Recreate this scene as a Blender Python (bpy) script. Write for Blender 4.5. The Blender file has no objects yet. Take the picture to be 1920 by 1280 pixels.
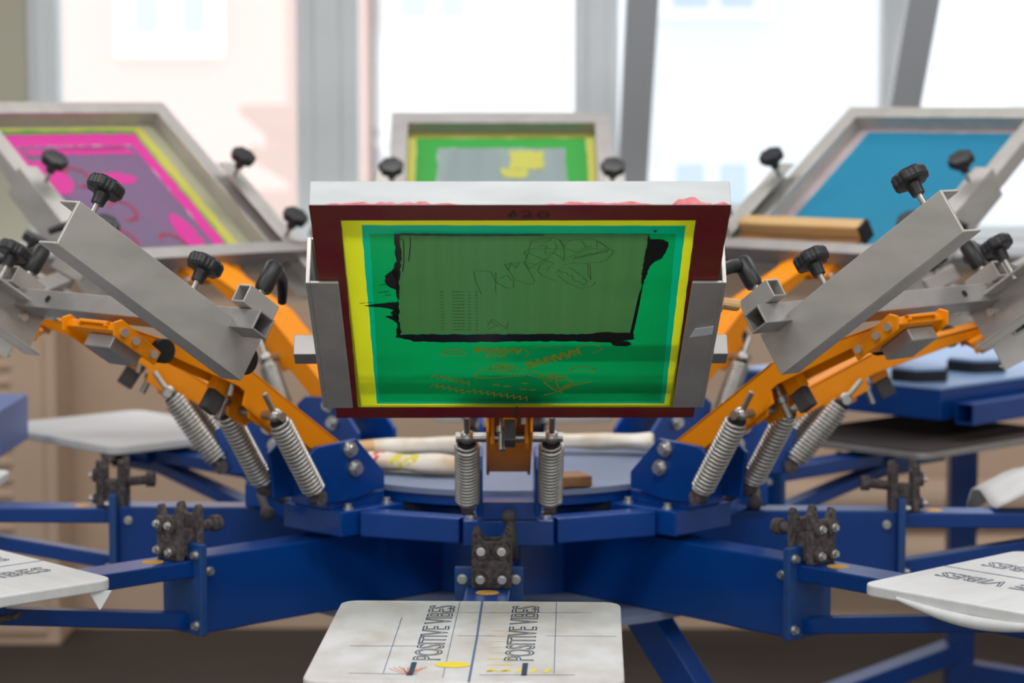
import bpy, bmesh, math, random
from mathutils import Vector, Matrix
random.seed(7)
S = 0.00093                      # metres per measuring unit
PI = math.pi
sc = bpy.context.scene
COL = sc.collection
R = math.radians

# ------------------------------------------------------------------ materials
def mat(name, col, rough=.5, metal=0., noise=0., nscale=30., spec=.5, coat=0., stretch=None, dark=None, bump=0., transl=0.):
    m = bpy.data.materials.new(name); m.use_nodes = True
    nt = m.node_tree; b = nt.nodes['Principled BSDF']
    b.inputs['Base Color'].default_value = (*col, 1); b.inputs['Roughness'].default_value = rough
    b.inputs['Metallic'].default_value = metal
    b.inputs['Specular IOR Level'].default_value = spec
    if coat:
        b.inputs['Coat Weight'].default_value = coat; b.inputs['Coat Roughness'].default_value = .12
    if noise or bump:
        tc = nt.nodes.new('ShaderNodeTexCoord'); mp = nt.nodes.new('ShaderNodeMapping')
        if stretch: mp.inputs['Scale'].default_value = stretch
        n = nt.nodes.new('ShaderNodeTexNoise'); n.inputs['Scale'].default_value = nscale; n.inputs['Detail'].default_value = 6
        nt.links.new(tc.outputs['Object'], mp.inputs[0]); nt.links.new(mp.outputs[0], n.inputs['Vector'])
        if noise:
            mx = nt.nodes.new('ShaderNodeMix'); mx.data_type = 'RGBA'
            d = dark or tuple(c*.45 for c in col)
            rp = nt.nodes.new('ShaderNodeValToRGB'); rp.color_ramp.elements[0].position = .35; rp.color_ramp.elements[1].position = .7
            nt.links.new(n.outputs['Fac'], rp.inputs[0])
            ml = nt.nodes.new('ShaderNodeMath'); ml.operation = 'MULTIPLY'; ml.inputs[1].default_value = noise
            nt.links.new(rp.outputs[0], ml.inputs[0]); nt.links.new(ml.outputs[0], mx.inputs['Factor'])
            mx.inputs['A'].default_value = (*col, 1); mx.inputs['B'].default_value = (*d, 1)
            nt.links.new(mx.outputs['Result'], b.inputs['Base Color'])
        if bump:
            bp = nt.nodes.new('ShaderNodeBump'); bp.inputs['Strength'].default_value = bump; bp.inputs['Distance'].default_value = .002
            nt.links.new(n.outputs['Fac'], bp.inputs['Height']); nt.links.new(bp.outputs[0], b.inputs['Normal'])
    if transl:
        t = nt.nodes.new('ShaderNodeBsdfTranslucent'); t.inputs[0].default_value = (*col, 1)
        ms = nt.nodes.new('ShaderNodeMixShader'); ms.inputs[0].default_value = transl
        out = nt.nodes['Material Output']
        nt.links.new(b.outputs[0], ms.inputs[1]); nt.links.new(t.outputs[0], ms.inputs[2]); nt.links.new(ms.outputs[0], out.inputs[0])
    return m

def srgb(r, g, b):
    f = lambda c: (c/255/12.92 if c/255 <= .04045 else ((c/255+.055)/1.055)**2.4)
    return f(r), f(g), f(b)

M = dict(
 blue=mat('blue_enamel', srgb(0, 62, 140), .3, noise=.35, nscale=9, dark=srgb(0, 50, 112), spec=.55),
 blue_worn=mat('worn_blue_enamel', srgb(4, 70, 140), .55, noise=.5, nscale=60, dark=srgb(60, 76, 100)),
 disc=mat('dusty_turret_enamel', srgb(120, 132, 160), .5, noise=.3, nscale=8),
 orange=mat('orange_enamel', srgb(238, 142, 0), .4, noise=.2, nscale=12, dark=srgb(224, 128, 0), spec=.25),
 alu=mat('brushed_aluminium', srgb(192, 188, 182), .4, .42, noise=.5, nscale=28, stretch=(1, .35, 1), dark=srgb(158, 155, 152)),
 alu_dull=mat('dull_aluminium', srgb(164, 160, 158), .45, .5, noise=.3, nscale=25, dark=srgb(130, 128, 128)),
 alu_white=mat('pale_aluminium', srgb(194, 197, 198), .5, .1, noise=.5, nscale=45, stretch=(.2, 1, 1), dark=srgb(166, 169, 172)),
 steel=mat('zinc_steel', srgb(178, 176, 170), .32, .85, noise=.3, nscale=50),
 zinc=mat('spring_zinc', srgb(196, 194, 188), .34, .7, noise=.3, nscale=60, dark=srgb(120, 118, 114)),
 bolt=mat('bolt_zinc', srgb(205, 204, 200), .3, .8),
 black=mat('black_plastic', srgb(30, 30, 33), .42, noise=.3, nscale=40, dark=srgb(18, 18, 20)),
 rubber=mat('black_rubber', srgb(26, 24, 24), .8),
 grime=mat('dusty_black_steel', srgb(58, 52, 52), .9, noise=.8, nscale=140, dark=srgb(110, 102, 100), bump=.5),
 lever=mat('dark_grip', srgb(66, 62, 64), .7, noise=.4, nscale=60),
 label=mat('amber_label', srgb(214, 160, 60), .6),
 maroon=mat('maroon_frame_glue', srgb(120, 18, 36), .45, noise=.6, nscale=14, dark=srgb(120, 62, 30), spec=.3),
 red=mat('red_paint_smear', srgb(206, 70, 80), .6, noise=.9, nscale=45, dark=srgb(228, 170, 174)),
 yellow=mat('yellow_mesh', srgb(224, 230, 36), .4, transl=.6, noise=.2, nscale=8, dark=srgb(196, 206, 24)),
 green=mat('green_emulsion', srgb(0, 156, 84), .3, transl=.6, noise=.5, nscale=7, stretch=(1, .25, 1), dark=srgb(0, 132, 66), coat=.5),
 teal=mat('teal_emulsion_edge', srgb(0, 176, 130), .3, transl=.6, coat=.5),
 moss=mat('mossy_open_mesh', srgb(70, 122, 68), .35, transl=.5, noise=.9, nscale=60, stretch=(1.2, .03, 1), dark=srgb(44, 98, 56), coat=.3),
 ink=mat('black_blockout', srgb(20, 24, 24), .3, coat=.3),
 pen=mat('brown_line', srgb(64, 60, 34), .6),
 gold=mat('ochre_print', srgb(196, 176, 50), .5, transl=.4),
 pen_green=mat('dark_green_pen', srgb(24, 58, 40), .6),
 lime=mat('lime_emulsion', srgb(70, 190, 80), .4, transl=.5, coat=.2),
 pale_mesh=mat('pale_open_mesh', srgb(176, 196, 196), .5, transl=.55, noise=.4, nscale=25, stretch=(1, .1, 1)),
 paleyellow=mat('pale_yellow_mesh', srgb(232, 228, 110), .5, transl=.5),
 pink=mat('pink_ink', srgb(236, 60, 168), .4, transl=.3, noise=.25, nscale=12, dark=srgb(214, 84, 168)),
 mauve=mat('mauve_mesh', srgb(142, 110, 152), .5, transl=.4, noise=.7, nscale=7, dark=srgb(118, 118, 136)),
 coral=mat('coral_print', srgb(190, 90, 124), .5, transl=.4),
 greygreen=mat('greygreen_mesh', srgb(190, 188, 160), .5, transl=.4, noise=.3, nscale=10),
 cyan=mat('cyan_emulsion', srgb(24, 140, 178), .45, transl=.35, noise=.35, nscale=5, dark=srgb(48, 150, 176)),
 blush=mat('blush_mesh', srgb(206, 186, 186), .5, transl=.4, noise=.3, nscale=12),
 platen=mat('stained_white_board', srgb(224, 223, 226), .45, noise=.75, nscale=13, stretch=(1.6, 1, 1), dark=srgb(192, 181, 170), bump=.15),
 cloth=mat('white_cotton_cover', srgb(224, 225, 226), .5, noise=.35, nscale=14, stretch=(.6, 3, 1), dark=srgb(196, 194, 186), bump=.3),
 darkboard=mat('dark_platen_rubber', srgb(66, 56, 52), .6, noise=.4, nscale=8),
 printblue=mat('navy_print', srgb(44, 62, 92), .7), penblue=mat('blue_pen_line', srgb(90, 112, 150), .7),
 pyellow=mat('yellow_ink_stain', srgb(240, 214, 60), .7), porange=mat('orange_ink_stain', srgb(226, 128, 84), .7),
 stain=mat('tan_stain', srgb(190, 178, 166), .7),
 rag=mat('stained_white_rag', srgb(226, 222, 214), .9, noise=.85, nscale=16, dark=srgb(200, 176, 140), bump=.6),
 rag_red=mat('rag_red_stain', srgb(196, 70, 80), .9), rag_yel=mat('rag_yellow_stain', srgb(206, 196, 80), .9),
 wood=mat('pale_wood', srgb(206, 170, 116), .6, noise=.5, nscale=30, stretch=(.2, 2, 2), dark=srgb(172, 128, 78)),
 darkwood=mat('stained_wood', srgb(150, 104, 58), .6, noise=.8, nscale=30, stretch=(.4, 2, 2), dark=srgb(84, 56, 34)),
 wall=mat('tan_wall_paint', srgb(206, 178, 154), .75, noise=.25, nscale=2),
 olive=mat('olive_wall_paint', srgb(190, 187, 168), .8),
 ceiling=mat('white_ceiling_paint', srgb(225, 225, 222), .9),
 floor=mat('dark_brown_floor', srgb(62, 55, 51), .6, noise=.5, nscale=3, dark=srgb(48, 43, 40)),
 pvc=mat('white_pvc_frame', srgb(228, 232, 234), .4, noise=.1, nscale=4),
 pvc_grey=mat('grey_sash_profile', srgb(224, 228, 234), .5),
 sill=mat('white_sill', srgb(236, 238, 242), .4),
 brick=mat('pink_brick', srgb(228, 201, 191), .85, noise=.12, nscale=.5, dark=srgb(222, 190, 180)),
 render=mat('white_house_render', srgb(236, 239, 242), .8, noise=.2, nscale=.6, dark=srgb(222, 228, 234)),
 trimwhite=mat('white_house_trim', srgb(250, 250, 250), .8),
 pane=mat('pale_reflective_pane', srgb(196, 212, 224), .5),
 pad=mat('black_foam_pad', srgb(28, 30, 36), .7),
 paleblue=mat('pale_blue_enamel', srgb(150, 180, 226), .35, noise=.2, nscale=4),  # sky reflection painted into the colour, over plain blue
 greypost=mat('pale_grey_metal', srgb(206, 212, 216), .5),
 violet=mat('violet_blue_enamel', srgb(112, 134, 196), .5),
)
g = bpy.data.materials.new('window_glass'); g.use_nodes = True
nt = g.node_tree; nt.nodes.clear()
o_ = nt.nodes.new('ShaderNodeOutputMaterial'); ms_ = nt.nodes.new('ShaderNodeMixShader'); ms_.inputs[0].default_value = .06
t_ = nt.nodes.new('ShaderNodeBsdfTransparent'); gl_ = nt.nodes.new('ShaderNodeBsdfGlossy'); gl_.inputs['Roughness'].default_value = .02
nt.links.new(t_.outputs[0], ms_.inputs[1]); nt.links.new(gl_.outputs[0], ms_.inputs[2]); nt.links.new(ms_.outputs[0], o_.inputs[0])
M['glass'] = g

# ------------------------------------------------------------------ mesh builder (coordinates in units)
class MB:
    def __init__(s): s.v = []; s.f = []; s.mi = []; s.mats = []; s.sm = []
    def _m(s, m):
        if m not in s.mats: s.mats.append(m)
        return s.mats.index(m)
    def add(s, vs, fs, m, smooth=False):
        o = len(s.v); s.v += [tuple(v) for v in vs]; k = s._m(m)
        for f in fs: s.f.append(tuple(i+o for i in f)); s.mi.append(k); s.sm.append(smooth)
        return s
    def box(s, c, d, m, rot=None):
        hx, hy, hz = d[0]/2, d[1]/2, d[2]/2
        vs = [Vector((x, y, z)) for x in (-hx, hx) for y in (-hy, hy) for z in (-hz, hz)]
        if rot is not None: vs = [rot @ v for v in vs]
        c = Vector(c); vs = [v+c for v in vs]
        return s.add(vs, [(0, 1, 3, 2), (4, 6, 7, 5), (0, 4, 5, 1), (2, 3, 7, 6), (0, 2, 6, 4), (1, 5, 7, 3)], m)
    def prism(s, pts, axis_vec, m):
        """closed polygon of 3-D points extruded along a vector"""
        n = len(pts); a = Vector(axis_vec)
        vs = [Vector(p) for p in pts] + [Vector(p)+a for p in pts]
        fs = [tuple(range(n-1, -1, -1)), tuple(range(n, 2*n))] + [(i, (i+1) % n, n+(i+1) % n, n+i) for i in range(n)]
        return s.add(vs, fs, m)
    def tube(s, path, r, m, seg=10, cap=True, smooth=True):
        path = [Vector(p) for p in path]; n = len(path)
        rr = r if isinstance(r, (list, tuple)) else [r]*n
        t0 = (path[1]-path[0]).normalized()
        up = Vector((0, 0, 1)) if abs(t0.z) < .9 else Vector((1, 0, 0))
        x = t0.cross(up).normalized(); vs = []
        for i, p in enumerate(path):
            t = (path[min(i+1, n-1)]-path[max(i-1, 0)]).normalized()
            x = (x - t*x.dot(t)).normalized(); y = t.cross(x)
            for k in range(seg):
                a = 2*PI*k/seg; vs.append(p + (x*math.cos(a)+y*math.sin(a))*rr[i])
        fs = [(i*seg+k, i*seg+(k+1) % seg, (i+1)*seg+(k+1) % seg, (i+1)*seg+k) for i in range(n-1) for k in range(seg)]
        s.add(vs, fs, m, smooth)
        if cap: s.add([vs[k] for k in range(seg)], [tuple(range(seg-1, -1, -1))], m); s.add([vs[(n-1)*seg+k] for k in range(seg)], [tuple(range(seg))], m)
        return s
    def cyl(s, p0, p1, r, m, seg=16, r1=None): return s.tube([p0, p1], [r, r if r1 is None else r1], m, seg)
    def bar(s, p0, p1, w, h, m, up=(0, 0, 1)):
        p0, p1 = Vector(p0), Vector(p1); t = (p1-p0).normalized(); x = t.cross(Vector(up)).normalized(); y = x.cross(t)
        q = [x*sx*w/2+y*sy*h/2 for sx, sy in ((-1, -1), (1, -1), (1, 1), (-1, 1))]
        return s.prism([p0+a for a in q], p1-p0, m)
    def hollow(s, p0, p1, w, wall, m, up=(0, 0, 1)):
        p0, p1 = Vector(p0), Vector(p1); t = (p1-p0).normalized(); x = t.cross(Vector(up)).normalized(); y = x.cross(t)
        cor = ((-1, -1), (1, -1), (1, 1), (-1, 1)); vs = []
        for p in (p0, p1):
            for h in (w/2, w/2-wall): vs += [p + x*a*h + y*b*h for a, b in cor]
        fs = []
        for k in range(4):
            j = (k+1) % 4
            fs += [(k, j, 8+j, 8+k), (4+j, 4+k, 12+k, 12+j), (j, k, 4+k, 4+j), (8+k, 8+j, 12+j, 12+k)]
        return s.add(vs, fs, m)
    def ball(s, c, r, m, seg=14, rings=8, sc_=(1, 1, 1)):
        c = Vector(c); vs = []; fs = []
        for i in range(rings+1):
            th = PI*i/rings
            for k in range(seg):
                a = 2*PI*k/seg; vs.append(c+Vector((r*sc_[0]*math.sin(th)*math.cos(a), r*sc_[1]*math.sin(th)*math.sin(a), r*sc_[2]*math.cos(th))))
        for i in range(rings):
            for k in range(seg): fs.append((i*seg+k, (i+1)*seg+k, (i+1)*seg+(k+1) % seg, i*seg+(k+1) % seg))
        return s.add(vs, fs, m, True)
    def hexbolt(s, p, axis, r, h, m):
        p = Vector(p); a = Vector(axis).normalized()
        s.cyl(p, p+a*h*.3, r*1.35, m, 16)
        return s.cyl(p+a*h*.3, p+a*h, r, m, 6)
    def build(s, name, parent=None, bevel=0., link=True):
        me = bpy.data.meshes.new(name)
        me.from_pydata([(v[0]*S, v[1]*S, v[2]*S) for v in s.v], [], s.f)
        for m in s.mats: me.materials.append(M[m])
        me.polygons.foreach_set('material_index', s.mi); me.polygons.foreach_set('use_smooth', s.sm)
        bm = bmesh.new(); bm.from_mesh(me); bmesh.ops.recalc_face_normals(bm, faces=bm.faces); bm.to_mesh(me); bm.free()
        o = bpy.data.objects.new(name, me); COL.objects.link(o)
        if parent is not None: o.parent = parent
        if bevel:
            b = o.modifiers.new('bevel', 'BEVEL'); b.width = bevel*S; b.segments = 2; b.limit_method = 'ANGLE'; b.angle_limit = R(40)
        return o

def tag(o, label, cat, group=None, kind=None):
    o['label'] = label; o['category'] = cat
    if group: o['group'] = group
    if kind: o['kind'] = kind
    return o
def thing(name, label, cat, loc=(0, 0, 0), rot=(0, 0, 0), group=None):
    o = bpy.data.objects.new(name, None); COL.objects.link(o); o.empty_display_size = .05
    o.location = Vector(loc)*S; o.rotation_euler = rot
    return tag(o, label, cat, group)
def struct(name, mb, bevel=0.):
    o = mb.build(name, None, bevel); o['kind'] = 'structure'; return o
def polar(a, r, w=0., z=0.):
    a = R(a); return Vector((r*math.sin(a)+w*math.cos(a), -r*math.cos(a)+w*math.sin(a), z))

def font_mesh(txt, outline=None):
    cu = bpy.data.curves.new('t', 'FONT'); cu.body = txt; cu.size = 1; cu.resolution_u = 3
    if not outline: cu.offset = .03
    if outline: cu.fill_mode = 'NONE'; cu.bevel_depth = outline; cu.bevel_resolution = 0
    o = bpy.data.objects.new('t', cu); COL.objects.link(o)
    dg = bpy.context.evaluated_depsgraph_get(); dg.update()
    me = o.evaluated_get(dg).to_mesh()
    vs = [v.co.copy() for v in me.vertices]; fs = [tuple(p.vertices) for p in me.polygons]
    o.evaluated_get(dg).to_mesh_clear(); bpy.data.objects.remove(o); bpy.data.curves.remove(cu)
    x0 = min(v.x for v in vs); x1 = max(v.x for v in vs); y1 = max(v.y for v in vs)
    return [(( v.x-x0)/(x1-x0), v.y/y1, v.z/y1) for v in vs], fs

# ------------------------------------------------------------------ the room
RX0, RX1, RY0, RY1, RZ = -4700, 4700, -8200, 3420, 3500
TH = 120
b = MB().box(((RX0+RX1)/2, (RY0+RY1)/2, -30), (RX1-RX0+2*TH, RY1-RY0+6*TH, 60), 'floor'); struct('floor', b)
b = MB().box(((RX0+RX1)/2, (RY0+RY1)/2, RZ+30), (RX1-RX0+2*TH, RY1-RY0+4*TH, 60), 'ceiling'); struct('ceiling', b)
WX0, WX1, WZ0, WZ1 = -1565, 3900, 1300, 3100          # window opening in the back wall
b = MB()
b.box(((RX0+RX1)/2, RY1+TH, WZ0/2-30), (RX1-RX0, 2*TH, WZ0-60), 'wall')
b.box(((RX0+RX1)/2, RY1+TH, (WZ1+RZ)/2), (RX1-RX0, 2*TH, RZ-WZ1), 'olive')
b.box(((RX0+WX0)/2, RY1+TH, (WZ0+WZ1)/2-30), (WX0-RX0, 2*TH, WZ1-WZ0+60), 'olive')
b.box(((RX1+WX1)/2, RY1+TH, (WZ0+WZ1)/2-30), (RX1-WX1, 2*TH, WZ1-WZ0+60), 'olive')
struct('wall_back', b)
b = MB().box((RX0-TH/2, (RY0+RY1)/2, RZ/2), (TH, RY1-RY0, RZ), 'ceiling'); struct('wall_left', b)
b = MB().box((RX1+TH/2, (RY0+RY1)/2, RZ/2), (TH, RY1-RY0, RZ), 'ceiling'); struct('wall_right', b)
b = MB().box(((RX0+RX1)/2, RY0-TH/2, RZ/2), (RX1-RX0, TH, RZ), 'ceiling'); struct('wall_front', b)
# sill board
b = MB().box(((WX0+WX1)/2-60, RY1-20, 1262), (WX1-WX0+240, 280, 40), 'sill'); struct('trim_1', b, 6)
b = MB().box(((WX0+WX1)/2-60, RY1-14, 1216), (WX1-WX0+200, 28, 46), 'alu_dull'); struct('trim_2', b, 3)

# window frames: (frame x0, x1)
YW = RY1+20
def window(n, x0, x1, post, glass=True):
    b = MB(); z0, z1 = WZ0-10, WZ1
    zc = (z0+z1)/2
    # left post with a stepped profile
    pw0, pw1 = post
    b.box(((pw0+pw1)/2, YW+40, zc), (pw1-pw0, 90, z1-z0), 'pvc')
    b.box(((pw0+pw1)/2, YW-14, zc), ((pw1-pw0)*.42, 24, z1-z0), 'pvc')
    b.box(((x0+x1)/2, YW+40, z0+20), (x1-x0, 90, 46), 'pvc')
    b.box(((x0+x1)/2, YW+40, z1-30), (x1-x0, 90, 60), 'pvc')
    o = struct('window_%d' % n, b, 4)
    if glass:
        p = MB().box(((x0+x1)/2, YW+45, (z0+z1)/2), (x1-x0, 6, z1-z0-100), 'glass').build('pane', o)
    return o
window(1, -1462, -690, (-1565, -1462)); window(2, -490, 215, (-690, -490))
window(3, 357, 1213, (215, 357), glass=False); window(4, 1291, 2090, (1213, 1291)); window(5, 2230, 3900, (2090, 2230))
# hopper sash of window 3, hinged on the sill and tilted into the room
th = R(45); hz, hy = WZ0+40, YW-6
def hs_(x, l, n=0.): return (x, hy - l*math.sin(th) - n*math.cos(th), hz + l*math.cos(th) - n*math.sin(th))
LS = 1650
sash = thing('hopper_sash', 'grey framed hopper window sash tilted into the room between two white window posts', 'window sash', (0, 0, 0))
b = MB()
for x in (396, 1224): b.bar(hs_(x, 0), hs_(x, LS), 96, 60, 'pvc_grey', up=(0, -math.cos(th), -math.sin(th)))
for l in (34, LS-34): b.bar(hs_(396, l), hs_(1224, l), 68, 60, 'pvc_grey', up=(0, math.sin(th), math.cos(th)))
b.build('sash_frame', sash, 4)
MB().prism([hs_(440, 60), hs_(1180, 60), hs_(1180, LS-60), hs_(440, LS-60)], (0, 4, 4), 'glass').build('pane', sash)

# houses opposite
def house(name, label, wallm, x0, x1, Y, z0, z1, wins, bands=()):
    t = thing(name, label, 'building', ((x0+x1)/2, Y, z0))
    off = Vector(((x0+x1)/2, Y, z0))
    b = MB().box(Vector(((x0+x1)/2, Y+1500, (z0+z1)/2))-off, (x1-x0, 3000, z1-z0), wallm); b.build('wall', t)
    for (wx0, wx1, wz0, wz1, panes) in wins:
        b = MB().box(Vector(((wx0+wx1)/2, Y-60, (wz0+wz1)/2))-off, (wx1-wx0, 160, wz1-wz0), 'trimwhite'); fr = b.build('window_surround', t)
        for (a0, a1, c0, c1) in panes:
            MB().box(Vector(((a0+a1)/2, Y-150, (c0+c1)/2))-off, (a1-a0, 30, c1-c0), 'pane').build('pane', fr)
    for (bx0, bx1, bz0, bz1) in bands:
        MB().box(Vector(((bx0+bx1)/2, Y-40, (bz0+bz1)/2))-off, (bx1-bx0, 120, bz1-bz0), 'trimwhite').build('cornice', t)
# distance 24 m: 1 px ~ 5.7 units
YH = 21500
def hp(px, py): return (11 + (px-956)*(YH+4483)/4533., 1720 - (py-205)*(YH+4483)/4533.)
def rect(px0, py0, px1, py1):
    x0, z1 = hp(px0, py0); x1, z0 = hp(px1, py1); return (x0, x1, z0, z1)
house('brick_house', 'pink brick house outside the left window, with a white framed two-pane window', 'brick', hp(-700, 0)[0], hp(690, 0)[0], YH, -8000, 9000,
      [rect(222, -260, 420, 112)+([rect(256, -220, 305, 70), rect(343, -220, 392, 70)],)], [])
house('white_house', 'white rendered house outside the right windows, overexposed, with rows of pale windows', 'render', hp(700, 0)[0], hp(3200, 0)[0], YH+300, -8000, 9000,
      [rect(720, -300, 900, 70)+([rect(745, -260, 800, 40), rect(820, -260, 870, 40)],),
       rect(1240, 290, 1420, 420)+([rect(1262, 310, 1320, 410), rect(1345, 310, 1400, 410)],),
       rect(1230, -250, 1440, 40)+([rect(1255, -230, 1325, 20), rect(1345, -230, 1410, 20)],)], [])
b = MB().box((2000, 14000, -3200), (60000, 20000, 100), 'render'); gobj = b.build('courtyard'); gobj['kind'] = 'structure'

# louvred cabinet by the wall on the left
cab = thing('louvred_cabinet', 'beige cabinet with a louvred door standing under the left end of the window sill', 'cabinet', (-1980, 3290, 0))
b = MB().box((0, 0, 520), (1080, 250, 1040), 'wall'); b.build('body', cab, 4)
b = MB()
b.box((60, -132, 520), (880, 14, 960), 'wall')
for k in range(17): b.box((20, -142, 120+k*52), (760, 16, 22), 'wall', Matrix.Rotation(R(28), 3, 'X'))
b.build('louvred_door', cab, 3)
# heating pipes low along the wall on the right
for z, lab in ((455, 'upper beige heating pipe running low along the wall under the right windows'), (270, 'lower beige heating pipe running along the wall just under the upper pipe')):
    b = MB().cyl((150, 3330, z), (4600, 3330, z), 62, 'wall', 20); po = b.build('heating_pipe'); tag(po, lab, 'pipe', 'heating pipes along the wall')
    for x in (300, 1500, 2700, 3900):
        x += 60 if z > 300 else 0
        MB().box((x, 3330+(40 if z > 300 else 0)*0+70*(z > 300), (z-40)/2), (24, 24, z-40), 'wall').build('pipe_support', po)

# ------------------------------------------------------------------ the press
DP, DH = -1.95, .62           # how far the two carousels are turned
# lower carousel
plc = thing('platen_carousel', 'blue steel lower carousel of the printing press with eight arms carrying the white platens', 'printing press', (0, 0, 0))
b = MB()
b.cyl((0, 0, 770), (0, 0, 1000), 190, 'blue', 32); b.cyl((0, 0, 1000), (0, 0, 1012), 250, 'blue', 40)
for k in range(8):
    pass
b.cyl((0, 0, 832), (0, 0, 846), 430, 'disc', 40); b.build('hub', plc, 3)
def carousel_arm(a):
    P = lambda r, w, z: polar(a, r, w, z)
    rot = Matrix.Rotation(R(a), 3, 'Z')
    b = MB().box(P(455, 0, 912), (64, 540, 130), 'blue', rot); ar = b.build('platen_arm', plc, 3)
    b = MB().box(P(731, 0, 925), (108, 14, 154), 'blue_worn', rot); b.build('end_plate', ar, 2)
    b = MB().box(P(990, 0, 960), (70, 510, 28), 'blue', rot)
    b.ball(P(795, 0, 974), 20, 'label', 20, 6, (1, 1, .06)); b.build('slide_tube', ar, 3)
    b = MB(); b.bar(P(735, 0, 868), P(1110, 0, 931), 40, 26, 'blue'); b.bar(P(1105, 0, 931), P(1230, 0, 931), 40, 26, 'blue'); b.build('strut', ar, 2)
    for sx in (-1, 1):
        for z in (866, 984): MB().hexbolt(P(738, sx*42, z), polar(a, 1), 6, 9, 'bolt').build('bolt', ar)
        MB().hexbolt(P(705, sx*33, 952), polar(a, 0, sx), 6, 8, 'bolt').build('bolt', ar)
    # clamp: two dark plates with ears, bolts and a stub lever
    out = [(-31, 974), (31, 974), (31, 1060), (23, 1066), (13, 1047), (-13, 1047), (-23, 1066), (-31, 1060)]
    b = MB()
    for r0 in (752, 712):
        off = 5 if a == DP else 0
        b.prism([P(r0, w+off, z) for w, z in out], polar(a, 14), 'grime')
    b.box(P(740, 5 if a == DP else 0, 1000), (40, 50, 46), 'grime', rot)
    cl = b.build('clamp_bracket', ar, 3)
    for w, z in ((-16, 1034), (16, 1034), (-17, 990), (17, 990)):
        off = 5 if a == DP else 0
        b = MB(); b.cyl(P(766, w+off, z), P(773, w+off, z), 13 if z > 1000 else 10, 'grime', 16); b.hexbolt(P(773, w+off, z), polar(a, 1), 5.2, 8, 'bolt')
        b.build('bolt', ar)
    b = MB(); b.cyl(P(712, 0, 1020), P(672, 0, 1024), 9, 'grime', 10); b.cyl(P(676, 0, 1024), P(660, 0, 1024), 14, 'grime', 10); b.build('clamp_knob', cl)
for k in range(8): carousel_arm(DP+45*k)

# stand
st = thing('press_stand', 'blue steel stand of the printing press with splayed legs under the carousel', 'stand', (0, 0, 0))
MB().cyl((0, 0, 20), (0, 0, 768), 110, 'blue', 28).build('column', st)
for a in (52, 142, 232, 322):
    b = MB(); b.bar(polar(a, 112, 0, 700) if a > 90 else polar(a, 300, 0, 836), polar(a, 980, 0, 20), 50, 60, 'blue'); b.box(polar(a, 980, 0, 8), (90, 90, 16), 'blue', Matrix.Rotation(R(a), 3, 'Z')); b.build('leg', st, 2)

# upper turret
tur = thing('print_turret', 'blue steel upper turret ring with a pale disc and bracket plates holding the orange arms', 'printing press', (0, 0, 1012))
TZ = 1012
def tb(v): return Vector(v)-Vector((0, 0, TZ))
b = MB(); b.cyl((0, 0, 38), (0, 0, 48), 340, 'disc', 64); b.cyl((0, 0, 20), (0, 0, 38), 334, 'blue', 64); b.build('turret_disc', tur)
MB().cyl((0, 0, 0), (0, 0, 20), 230, 'blue', 40).build('hub', tur)
for k in range(8):
    a0, a1 = DH+45*k, DH+45*(k+1)
    p0, p1 = polar(a0, 425, 76, 1008), polar(a1, 425, -76, 1008)
    b = MB(); b.bar(tb(p0), tb(p1), 40, 44, 'blue'); b.build('ring_bar', tur, 3)
    a = a0; rot = Matrix.Rotation(R(a), 3, 'Z'); P = lambda r, w, z: tb(polar(a, r, w, z))
    b = MB(); b.box(P(405, 0, 1010), (152, 150, 44), 'blue', rot); b.box(P(415, 0, 1042), (92, 130, 22), 'blue', rot)
    b.box(P(300, 0, 1026), (60, 220, 14), 'blue', rot); base = b.build('arm_base', tur, 3)
    for sx in (-1, 1):
        for r0 in (360, 450): MB().hexbolt(P(r0, sx*62, 1032), (0, 0, 1), 7, 10, 'bolt').build('bolt', base)
    prof = [(526, 1046), (536, 1128), (512, 1145), (420, 1150), (356, 1086), (356, 1058), (430, 1046)]
    for sx in (-1, 1):
        w0 = 43 if sx > 0 else -53
        b = MB().prism([P(r_, w0, z_) for r_, z_ in prof], polar(a, 0, 10), 'blue'); br = b.build('pivot_bracket', tur, 2)
        for r_, z_ in ((438, 1134), (426, 1100)):
            q = P(r_, sx*53, z_); d = polar(a, 0, sx)
            b = MB(); b.cyl(q, q+d*3, 15, 'steel', 20); b.hexbolt(q+d*3, d, 9.5, 10, 'bolt'); b.build('bolt', br)
    b = MB(); b.box(P(482, 0, 1050), (92, 6, 28), 'blue', rot); b.build('cross_plate', tur)
# brake levers
def brake(a, r0, w0, pts, label=None):
    b = MB(); P = lambda r, w, z: tb(polar(a, r, w, z))
    b.tube([P(*p) for p in pts], 8, 'lever', 10); b.ball(P(*pts[-1]), 13, 'lever'); b.build('brake_lever', tur)
brake(DH, 560, 0, [(520, 8, 990), (560, 8, 985), (575, 6, 1020), (560, 0, 1052)])
brake(-44.4, 560, 0, [(450, -85, 1022), (478, -118, 1046), (500, -112, 1044), (520, -70, 1018)])
brake(45.6, 560, 0, [(440, 80, 1020), (470, 110, 1044), (500, 120, 1046), (545, 60, 1040)])

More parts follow.
